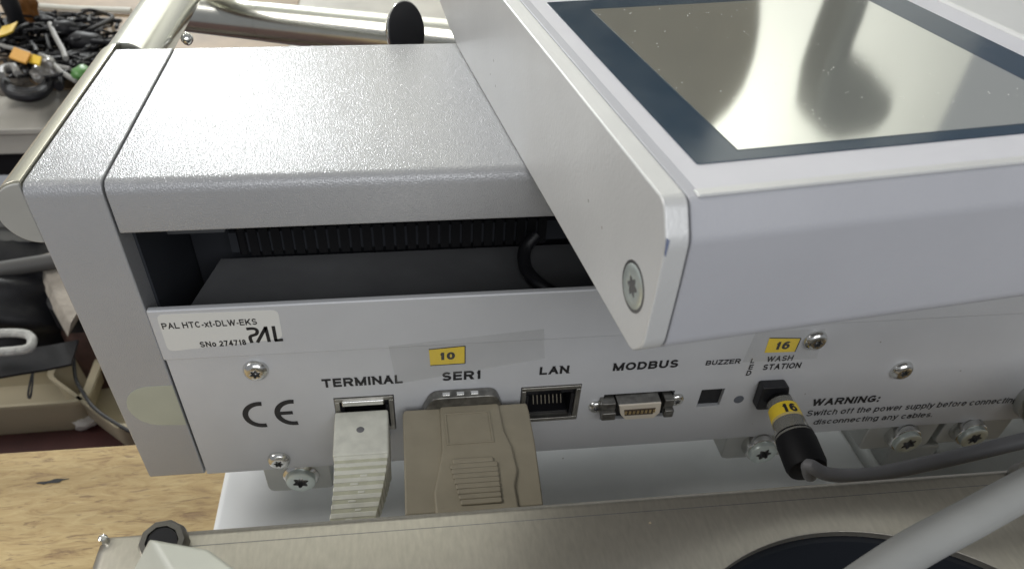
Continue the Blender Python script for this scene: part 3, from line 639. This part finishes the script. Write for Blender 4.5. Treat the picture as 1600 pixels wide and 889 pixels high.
cb = [A0 + ax * 21.5, A0 + ax * 23.5] + [at(px, py, Y, yv) for px, py, yv in ((1264, 727, -27), (1288, 739, -28.5), (1325, 743, -29), (1375, 739, -28.5), (1435, 727, -28), (1510, 710, -28), (1600, 688, -28), (1720, 660, -28), (1850, 630, -28))]
obj('cable', tube(cb, lambda t: 1.5 + .45 * t, 16), cabledark_m, pp)
fgc = tag(obj('grey_cable', tube([at(1300, 945, Z, 56), at(1420, 863, Z, 56), at(1510, 814, Z, 57), at(1600, 765, Z, 58), at(1750, 690, Z, 60), at(1900, 600, Z, 60)], 3.0, 24), cable_m), 'thick grey cable crossing over the metal sheet at the lower right', 'cable')

# ================================================================== FOREGROUND METAL BOX
ZP = 40
c0 = at(154, 830, Z, ZP); c1 = at(1600, 722, Z, ZP)
mbx = thing('metal_box', 'brushed grey metal box with a large round opening in front of the instrument', 'box', (90, -75, 0))
import itertools
p3 = [at(1130, 889, Z, ZP), at(1294, 830, Z, ZP), at(1503, 864, Z, ZP)]
(xa, ya), (xb, yb), (xc, yc) = [(q.x, q.y) for q in p3]
dd = 2 * (xa * (yb - yc) + xb * (yc - ya) + xc * (ya - yb))
hcx = ((xa**2 + ya**2) * (yb - yc) + (xb**2 + yb**2) * (yc - ya) + (xc**2 + yc**2) * (ya - yb)) / dd
hcy = ((xa**2 + ya**2) * (xc - xb) + (xb**2 + yb**2) * (xa - xc) + (xc**2 + yc**2) * (xb - xa)) / dd
hr = math.hypot(xa - hcx, ya - hcy)
x0, x1, y0, y1 = c0.x, 300, hcy - hr - 20, -45.6
bm = bmesh.new(); n = 120
angs = [2 * math.pi * k / n for k in range(n)]
for cx_, cy_ in ((x0, y0), (x1, y0), (x1, y1), (x0, y1)): angs.append(math.atan2(cy_ - hcy, cx_ - hcx) % (2 * math.pi))
angs = sorted(angs)
def rect_ring(d, z):
    out = []
    for a in angs:
        ca, sa = math.cos(a), math.sin(a)
        t = min([q for q in ((x1 - d - hcx) / ca if ca > 1e-9 else 1e9, (x0 + d - hcx) / ca if ca < -1e-9 else 1e9, (y1 - d - hcy) / sa if sa > 1e-9 else 1e9, (y0 + d - hcy) / sa if sa < -1e-9 else 1e9)])
        out.append(bm.verts.new((hcx + t * ca, hcy + t * sa, z)))
    return out
circ = lambda rr_, z: [bm.verts.new((hcx + rr_ * math.cos(a), hcy + rr_ * math.sin(a), z)) for a in angs]
er = 2.4
rings = [circ(hr, ZP - 1.5), circ(hr, ZP - .15), circ(hr + .2, ZP)] + [rect_ring(er * (1 - math.sin(R(q))), ZP - er * (1 - math.cos(R(q)))) for q in (0, 15, 30, 45, 60, 75, 88)] + [rect_ring(0, ZP - 30)]
m_ = len(angs)
for p_, q_ in zip(rings, rings[1:]):
    for k in range(m_): bm.faces.new((p_[k], p_[(k + 1) % m_], q_[(k + 1) % m_], q_[k]))
obj('top_sheet', bm, brush_m, mbx, ang=50)
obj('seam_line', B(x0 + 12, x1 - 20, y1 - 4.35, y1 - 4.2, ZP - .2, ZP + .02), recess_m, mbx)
obj('corner_weld', lathe((x0 + 1.0, y1 - 1.1, ZP - 1.0), (x0 + 1.0, y1 - 1.1, ZP + 1), [(0, .9), (1.0, .75), (1.25, .3)], 16), chrome_m, mbx)
obj('opening_collar', lathe((hcx, hcy, ZP - 1.7), (hcx, hcy, ZP - 5), [(0, hr + 1.5), (.1, hr - 1.0), (26, hr - 6), (26.1, 2)], 96, caps=False), mat('black bowl', (.010, .012, .016), .6, 0, spec=.2), mbx)
# bolts on the sheet
def bolt(px, py, r, lab):
    c = at(px, py, Z, ZP + .1)
    t = thing('cap_bolt', lab, 'bolt', c)
    ax_ = Vector((.05, -.45, 1))
    obj('bolt_ring', lathe(c - Vector((0, 0, .5)), c + ax_, [(0, r), (1.6, r), (2.6, r * .88), (2.65, r * .66), (.6, r * .62)], 10, caps=False), mat('blackened steel', (.22, .21, .19), .28, .9), t, smooth=True)
    obj('bolt_socket', lathe(c - Vector((0, 0, .5)), c + ax_, [(0, r * .6), (2.4, r * .6)], 24), dark_m, t)
bolt(258, 850, 4.2, 'dark socket bolt at the left rear corner of the metal sheet')
bolt(1602, 748, 3.4, 'chrome socket bolt at the right edge of the metal sheet')
# white connector block in the lower left corner
wb = thing('white_plug_block', 'chamfered off-white plastic plug block in front at the lower left', 'plug', at(280, 889, Z, 50))
zt = 55
tpoly = [at(*q, Z, zt) for q in ((226, 838), (322, 855), (374, 890), (560, 1010), (420, 1100), (262, 889 + 120))]
bm = bmesh.new()
top = [at(*q, Z, zt) for q in ((232, 838), (325, 855), (372, 889), (520, 1000), (330, 1000))]
bot = [q + Vector((0, 0, -12)) for q in top]
bot[0] = at(193, 851, Z, zt - 5) + Vector((0, 0, -6)); bot[4] = at(150, 980, Z, zt - 5) + Vector((0, 0, -6))
tv = [bm.verts.new(q) for q in top]; bv = [bm.verts.new(q) for q in bot]; bm.faces.new(tv); bm.faces.new(bv[::-1])
for i in range(5): bm.faces.new((tv[i], tv[(i + 1) % 5], bv[(i + 1) % 5], bv[i]))
obj('plug_shell', bm, mat('off white plastic', (.52, .53, .46), .42, 0, bump=.3, bscale=700, var=.05), wb, bevel=.9, seg=3)

# ================================================================== TUBES BEHIND THE HOOD
vt = thing('left_tube', 'wide satin metal tube continuing the guide rail behind the left end of the hood', 'tube', (-12, 120, 69))
obj('tube_wall', lathe((-12.9, 70.6, 76.2), (-12.9, 200, 76.2), [(0, 6.4), (.3, 6.7), (130, 6.7)], 48), alu_m, vt)
def deep(px, py, d): return CAM + RM @ Vector(((px - CX) / F_PX, -(py - CY) / F_PX, -1.0)) * d
ct = thing('cross_tube', 'long satin metal tube lying crosswise behind the hood', 'tube', (50, 115, 60))
p0_, p1_ = deep(262, 19, 279), deep(760, 72, 216)
obj('tube_wall', lathe(p0_, p1_, [(0, 6.3), (52, 6.3)], 48), alu_m, ct)
obj('tube_sleeve', lathe(p0_, p1_, [(52.2, 6.36), (200, 6.36)], 48), alu_m, ct)
kb = thing('round_knob', 'black faced round knob with a chrome rim standing behind the hood', 'knob', at(636, 68, Y, 80))
kc = at(636, 50, Y, 84); kd = Vector((.74, -.62, .22)).normalized()
obj('knob_rim', lathe(kc - kd * 3.4, kc, [(0, 4.6), (1.4, 6.6), (3.0, 7.7), (3.3, 7.7)], 40), chrome_m, kb)
obj('knob_face', lathe(kc - kd * .1, kc + kd, [(0, 7.45), (.25, 7.3), (.3, 6.8)], 40), dark_m, kb)
sb = tag(obj('small_steel_ball', lathe(at(292, 60, Y, 96) - Vector((0, 0, 2)), at(292, 60, Y, 96), [(0, .3), (.5, 1.1), (1.4, 1.7), (2.2, 1.7), (3.1, 1.1), (3.6, .3)], 24), chrome_m), 'small shiny steel ball beside the wide tube behind the hood', 'ball')

# ================================================================== BACKGROUND DESK WITH CABLES
DZ = -150
dk = thing('cluttered_desk', 'worn pale desk covered with tangled cables in the upper left', 'desk', (-300, 700, -300))
fy = 545
obj('desk_top', B(-1400, 900, fy, 1500, DZ - 6, DZ), desk_m, dk, bevel=1.5)
obj('desk_mat', B(-1400, -60, fy + 85, 1400, DZ + .2, DZ + 2), desk2_m, dk, bevel=1)
obj('desk_fascia', B(-1400, 900, fy + 4, fy + 20, DZ - 26, DZ - 6.4), desk_m, dk, bevel=1)
obj('desk_underside', B(-1400, 900, fy + 30, 1500, DZ - 60, DZ - 27), black_m, dk)
wall_m = mat('cream wall paint', (.78, .78, .73), .8, 0, var=.04, vscale=2)
wl = obj('wall', B(-3000, 3000, 3400, 3440, -900, 2300), wall_m); wl['kind'] = 'structure'
wl = obj('ceiling', B(-3000, 3000, -500, 3399, 2300, 2340), wall_m); wl['kind'] = 'structure'
rod = tag(obj('pale_rod', tube([at(40, 8, Z, DZ + 6), at(120, 14, Z, DZ + 6), at(205, 17, Z, DZ + 6)], 3.2, k=3), mat('pale rod', (.62, .62, .55), .4)), 'pale straight rod lying across the back of the cluttered desk', 'rod')
rnd = random.Random(11)
def cable_on_desk(pts, r, m, label, name='cable', h=(2, 16), group='loose cables on the cluttered desk'):
    P = [at(px, py, Z, DZ + rnd.uniform(*h)) for px, py in pts]
    return tag(obj(name, tube(P, r, 8), m), label, 'cable', group)
for k in range(88):
    cx_, cy_ = rnd.uniform(-10, 165), rnd.uniform(25, 112); aa = rnd.uniform(0, 6.28); sw = rnd.uniform(22, 60); shh = rnd.uniform(5, 22); pts = []
    for j in range(6):
        a = aa + j * rnd.uniform(.5, 1.1); pts.append((cx_ + math.cos(a) * sw, cy_ + math.sin(a) * shh + rnd.uniform(-4, 4)))
    pts = [(min(p[0], 195 - max(0, p[1]) * .3), p[1]) for p in pts]
    cable_on_desk(pts, rnd.choice((1.2, 1.6, 2.1)), black_m, 'black cable looping through the tangle on the cluttered desk', h=(5, 44))
dist = [([(-5, 70), (40, 82), (75, 100), (110, 108)], 2.0, 'thin pale grey cable curving across the left of the tangle'),
        ([(78, 38), (88, 60), (98, 78), (103, 92)], 2.6, 'grey cable dropping straight down the middle of the tangle'),
        ([(2, 118), (4, 108), (20, 104), (28, 116)], 3.2, 'grey cable bent in a small loop at the left of the tangle'),
        ([(55, 84), (75, 92), (95, 112), (120, 128)], 2.2, 'white cable running down beside the clear bag')]
for pts, r, lab in dist: tag(obj('cable', tube([at(*q, Z, DZ + 42) for q in pts], r, 8), grey_m), lab, 'cable')
# thick coils
for (pts, lab) in (([(8, 128), (18, 140), (45, 145), (68, 138), (80, 122)], 'thick black cable coil at the front left of the cluttered desk'),
                   ([(92, 128), (98, 96), (125, 84), (152, 92), (160, 112)], 'thick black cable arch at the right of the cluttered desk'),
                   ([(0, 44), (30, 26), (70, 26), (105, 44), (115, 66)], 'thick black cable arching over the back of the tangle')):
    for q in range(3): tag(obj('cable_coil', tube([at(px, py + q * 4, Z, DZ + 30) for px, py in pts], 4.2, 10), black_m), ('rearmost', 'middle', 'frontmost')[q] + ' strand of the ' + lab, 'cable coil', lab + ' strands')
def lump(name, px, py, z, size, m, label, cat, seed, sub=3, amp=.3):
    bm = bmesh.new(); bmesh.ops.create_icosphere(bm, subdivisions=sub, radius=1); rr = random.Random(seed); c = at(px, py, Z, z)
    ph = [rr.uniform(0, 6) for _ in range(6)]
    for v in bm.verts:
        k = 1 + amp * (math.sin(3 * v.co.x + ph[0]) * math.sin(4 * v.co.y + ph[1]) + .5 * math.sin(7 * v.co.z + ph[2] + 5 * v.co.x) + .4 * math.sin(11 * v.co.y + ph[3] + 6 * v.co.z))
        v.co = Vector((v.co.x * size[0], v.co.y * size[1], v.co.z * size[2])) * k + c
    return tag(obj(name, bm, m, ang=60), label, cat)
orange_m = mat('orange tape', (.60, .30, .04), .5); yel2_m = mat('bright yellow plastic', (.75, .50, .04), .4); green_m = mat('green plug', (.09, .24, .06), .4); brass_m = mat('brown plastic', (.22, .09, .02), .5)
def strip(name, pts, wd, z, m, label, cat):
    P = [at(*q, Z, z) for q in pts]; bm = bmesh.new(); prev = None
    for i, p in enumerate(P):
        a = bm.verts.new(p + Vector((0, wd, 3))); b = bm.verts.new(p + Vector((0, -wd, 0)))
        a2 = bm.verts.new(p + Vector((0, wd, 1.5))); b2 = bm.verts.new(p + Vector((0, -wd, -1.5)))
        cur = (a, b, b2, a2)
        if prev:
            for k in range(4): bm.faces.new((prev[k], prev[(k + 1) % 4], cur[(k + 1) % 4], cur[k]))
        else: bm.faces.new(cur)
        prev = cur
    bm.faces.new(prev[::-1]); return tag(obj(name, bm, m), label, cat)
strip('tape_flag', [(19, 84), (32, 89), (45, 93)], 8, DZ + 52, orange_m, 'orange tape flag wrapped round a cable on the cluttered desk', 'tape')
strip('tape_flag', [(44, 92), (55, 95), (64, 98)], 5, DZ + 50, yel2_m, 'yellow tape flag beside the orange one on the cluttered desk', 'tape')
strip('tape_flag', [(0, 52), (12, 49), (24, 44)], 9, DZ + 52, yel2_m, 'yellow tape piece at the left edge of the cluttered desk', 'tape')
lump('brown_plug', 42, 8, DZ + 46, (8, 8, 18), brass_m, 'brown plastic plug at the top of the cluttered desk', 'plug', 3)
lump('clear_bag', 74, 112, DZ + 36, (11, 14, 11), bag_m, 'crinkled clear plastic bag among the cables', 'bag', 5, 4, .22)
lump('green_plug', 128, 115, DZ + 46, (8, 9, 6), green_m, 'bright green plug under the black cable arch', 'plug', 8, 3, .1)
lump('white_scrap', 8, 132, DZ + 20, (20, 14, 8), rag_m, 'white crumpled scrap at the left of the cluttered desk', 'scrap', 9)
lump('grey_adapter', 100, 45, DZ + 40, (14, 10, 8), black_m, 'black adapter brick in the middle of the cable tangle', 'adapter', 12, 2, .08)
lump('black_hub', 135, 65, DZ + 36, (17, 12, 9), black_m, 'black plastic block at the right of the cable tangle', 'adapter', 14, 2, .08)
lump('hanging_grip', 16, 8, DZ + 60, (8, 8, 26), black_m, 'black rubber grip standing at the back left of the desk', 'grip', 15, 3, .08)

# ================================================================== LOWER LEFT BACKGROUND
SZ = -200
cb_ = tag(obj('grey_shelf_bar', tube([at(-40, 428, Z, -120), at(60, 412, Z, -120), at(160, 396, Z, -120)], 5, k=2), mat('dull bar', (.07, .068, .065), .6)), 'dull grey bar crossing behind the rail end on the left', 'bar')
lump('dark_bag', 20, 470, -150, (45, 38, 34), black_m, 'black crumpled bag under the grey bar on the left', 'bag', 21, 4, .18)
bm = prism([at(*q, Z, -132) for q in ((52, 420), (100, 408), (125, 430), (122, 500), (106, 526), (96, 508), (84, 486), (70, 452))], (3, 4, 7))
bmesh.ops.subdivide_edges(bm, edges=bm.edges[:], cuts=3, use_grid_fill=True)
tag(obj('pale_cloth', bm, mat('pale cloth', (.30, .27, .23), .85, 0, var=.35, vscale=40, bump=1, bscale=50, bdist=.006), ang=80), 'pale crumpled cloth hanging beside the black bag', 'cloth')
lump('pale_rag', 20, 345, -120, (30, 26, 10), mat('grey rag', (.09, .09, .085), .8, 0, var=.3, vscale=30), 'grey crumpled rag beneath the rail end', 'rag', 24, 4, .2)
cup = thing('brown_bottle', 'dark brown bottle with a black cap half hidden by the end cap', 'bottle', at(140, 590, Z, SZ))
q = at(134, 496, Z, -150)
obj('bottle_body', lathe(q - Vector((0, 0, 55)), q, [(0, 16), (1, 17), (48, 17), (55, 15)], 32), brown_m, cup)
obj('bottle_cap', lathe(q + Vector((0, 0, .5)), q + Vector((0, 0, 2)), [(0, 16), (1, 17), (17, 17), (18, 15.5)], 32), black_m, cup)
lp = [(-30, 523), (10, 520), (40, 522), (50, 531), (44, 544), (10, 549), (-30, 551)]
tag(obj('white_strap', tube([at(*q, Z, -128) for q in lp], 2.6, 10), mat('white strap', (.42, .42, .40), .7, 0, bump=1, bscale=400, bdist=.001, var=.2, vscale=300)), 'white looped cord lying on the black strap at the left', 'cord')
strip('black_strap', [(-40, 580), (30, 568), (80, 560), (118, 552)], 9, -140, black_m, 'wide black strap lying across the cream trays', 'strap')
def tray(lab, cpx, size, rot, z0, h):
    t = thing('cream_tray', lab, 'tray', at(*cpx, Z, z0)); M = Matrix.Translation(at(*cpx, Z, z0)) @ Matrix.Rotation(rot, 4, 'Z')
    a, b = size[0] / 2, size[1] / 2; bm = bmesh.new(); rings = []
    for (sc_, zz) in ((.86, 0), (.96, h * .35), (1, h), (1.06, h), (1.06, h + 2.5), (.97, h + 2.5), (.92, h * .4), (.82, 2.5)):
        pts = rounded([(-a * sc_, -b * sc_), (a * sc_, -b * sc_), (a * sc_, b * sc_), (-a * sc_, b * sc_)], 10, 5)
        rings.append([bm.verts.new(M @ Vector((p.x, p.y, zz))) for p in pts])
    for p_, q_ in zip(rings, rings[1:]):
        for k in range(len(p_)): bm.faces.new((p_[k], p_[(k + 1) % len(p_)], q_[(k + 1) % len(q_)], q_[k]))
    bm.faces.new(rings[0][::-1]); bm.faces.new(rings[-1]); obj('tray_body', bm, tray_m, t, ang=50); return t
tray('cream plastic tray standing on the dark red shelf at the left', (30, 640), (110, 50), R(1), SZ + .2, 26)
tray('cream plastic tray standing askew beside the end cap', (205, 640), (80, 48), R(-42), SZ + .2, 26)
lump('foam_scrap', 136, 656, SZ + 6, (7, 6, 5), mat('white foam', (.6, .58, .55), .8), 'small white foam scrap between the cream trays', 'scrap', 31, 3, .25)
tag(obj('thin_wire', tube([at(*q, Z, -150) for q in ((115, 560), (118, 590), (128, 610), (150, 640), (200, 672), (230, 680))], 1.1, 8), black_m), 'thin black wire trailing over the askew tray', 'wire')
tag(obj('thin_wire', tube([at(*q, Z, -150) for q in ((58, 572), (50, 585), (44, 615), (47, 621), (50, 605), (52, 580))], .6, 8), black_m), 'thin wire loop hanging over the rim of the left tray', 'wire')

# ================================================================== UNSEEN DARK FORMS ADDED ABOVE, SEEN ONLY MIRRORED IN THE SCREEN
def mirrored(px, py, yplane):
    hz = O.z + fz + .2; p = at(px, py, Z, hz); d = p - CAM; d = Vector((d.x, d.y, -d.z)); return p + d * ((yplane - p.y) / d.y)
blob = [(760, -60), (1192, -25), (1191, 40), (1183, 90), (1165, 140), (1140, 178), (1112, 205), (1106, 268), (1040, 262), (800, 60)]  # unseen form, widened leftwards so the screen border mirrors dark too
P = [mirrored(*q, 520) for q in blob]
tag(obj('mirrored_panel', prism(P, (0, 60, 0)), mat('olive panel', (.19, .165, .11), .6, 0, var=.35, vscale=9), bevel=6, seg=3), 'unseen dark rounded panel mirrored in the left part of the screen', 'panel')
arm = [(1338, -30), (1374, -25), (1352, 40), (1334, 85), (1366, 112), (1398, 150), (1402, 178), (1372, 212), (1312, 226), (1286, 218), (1274, 190), (1284, 130), (1306, 70), (1326, 20)]  # unseen silhouette of no known object, added for the screen to mirror
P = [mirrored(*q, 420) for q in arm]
tag(obj('mirrored_silhouette', prism(P, (0, 45, 0)), mat('grey stand', (.13, .135, .12), .6, 0, var=.2, vscale=14), bevel=8, seg=3), 'dark hanging stand added out of view, mirrored in the middle of the screen', 'silhouette')
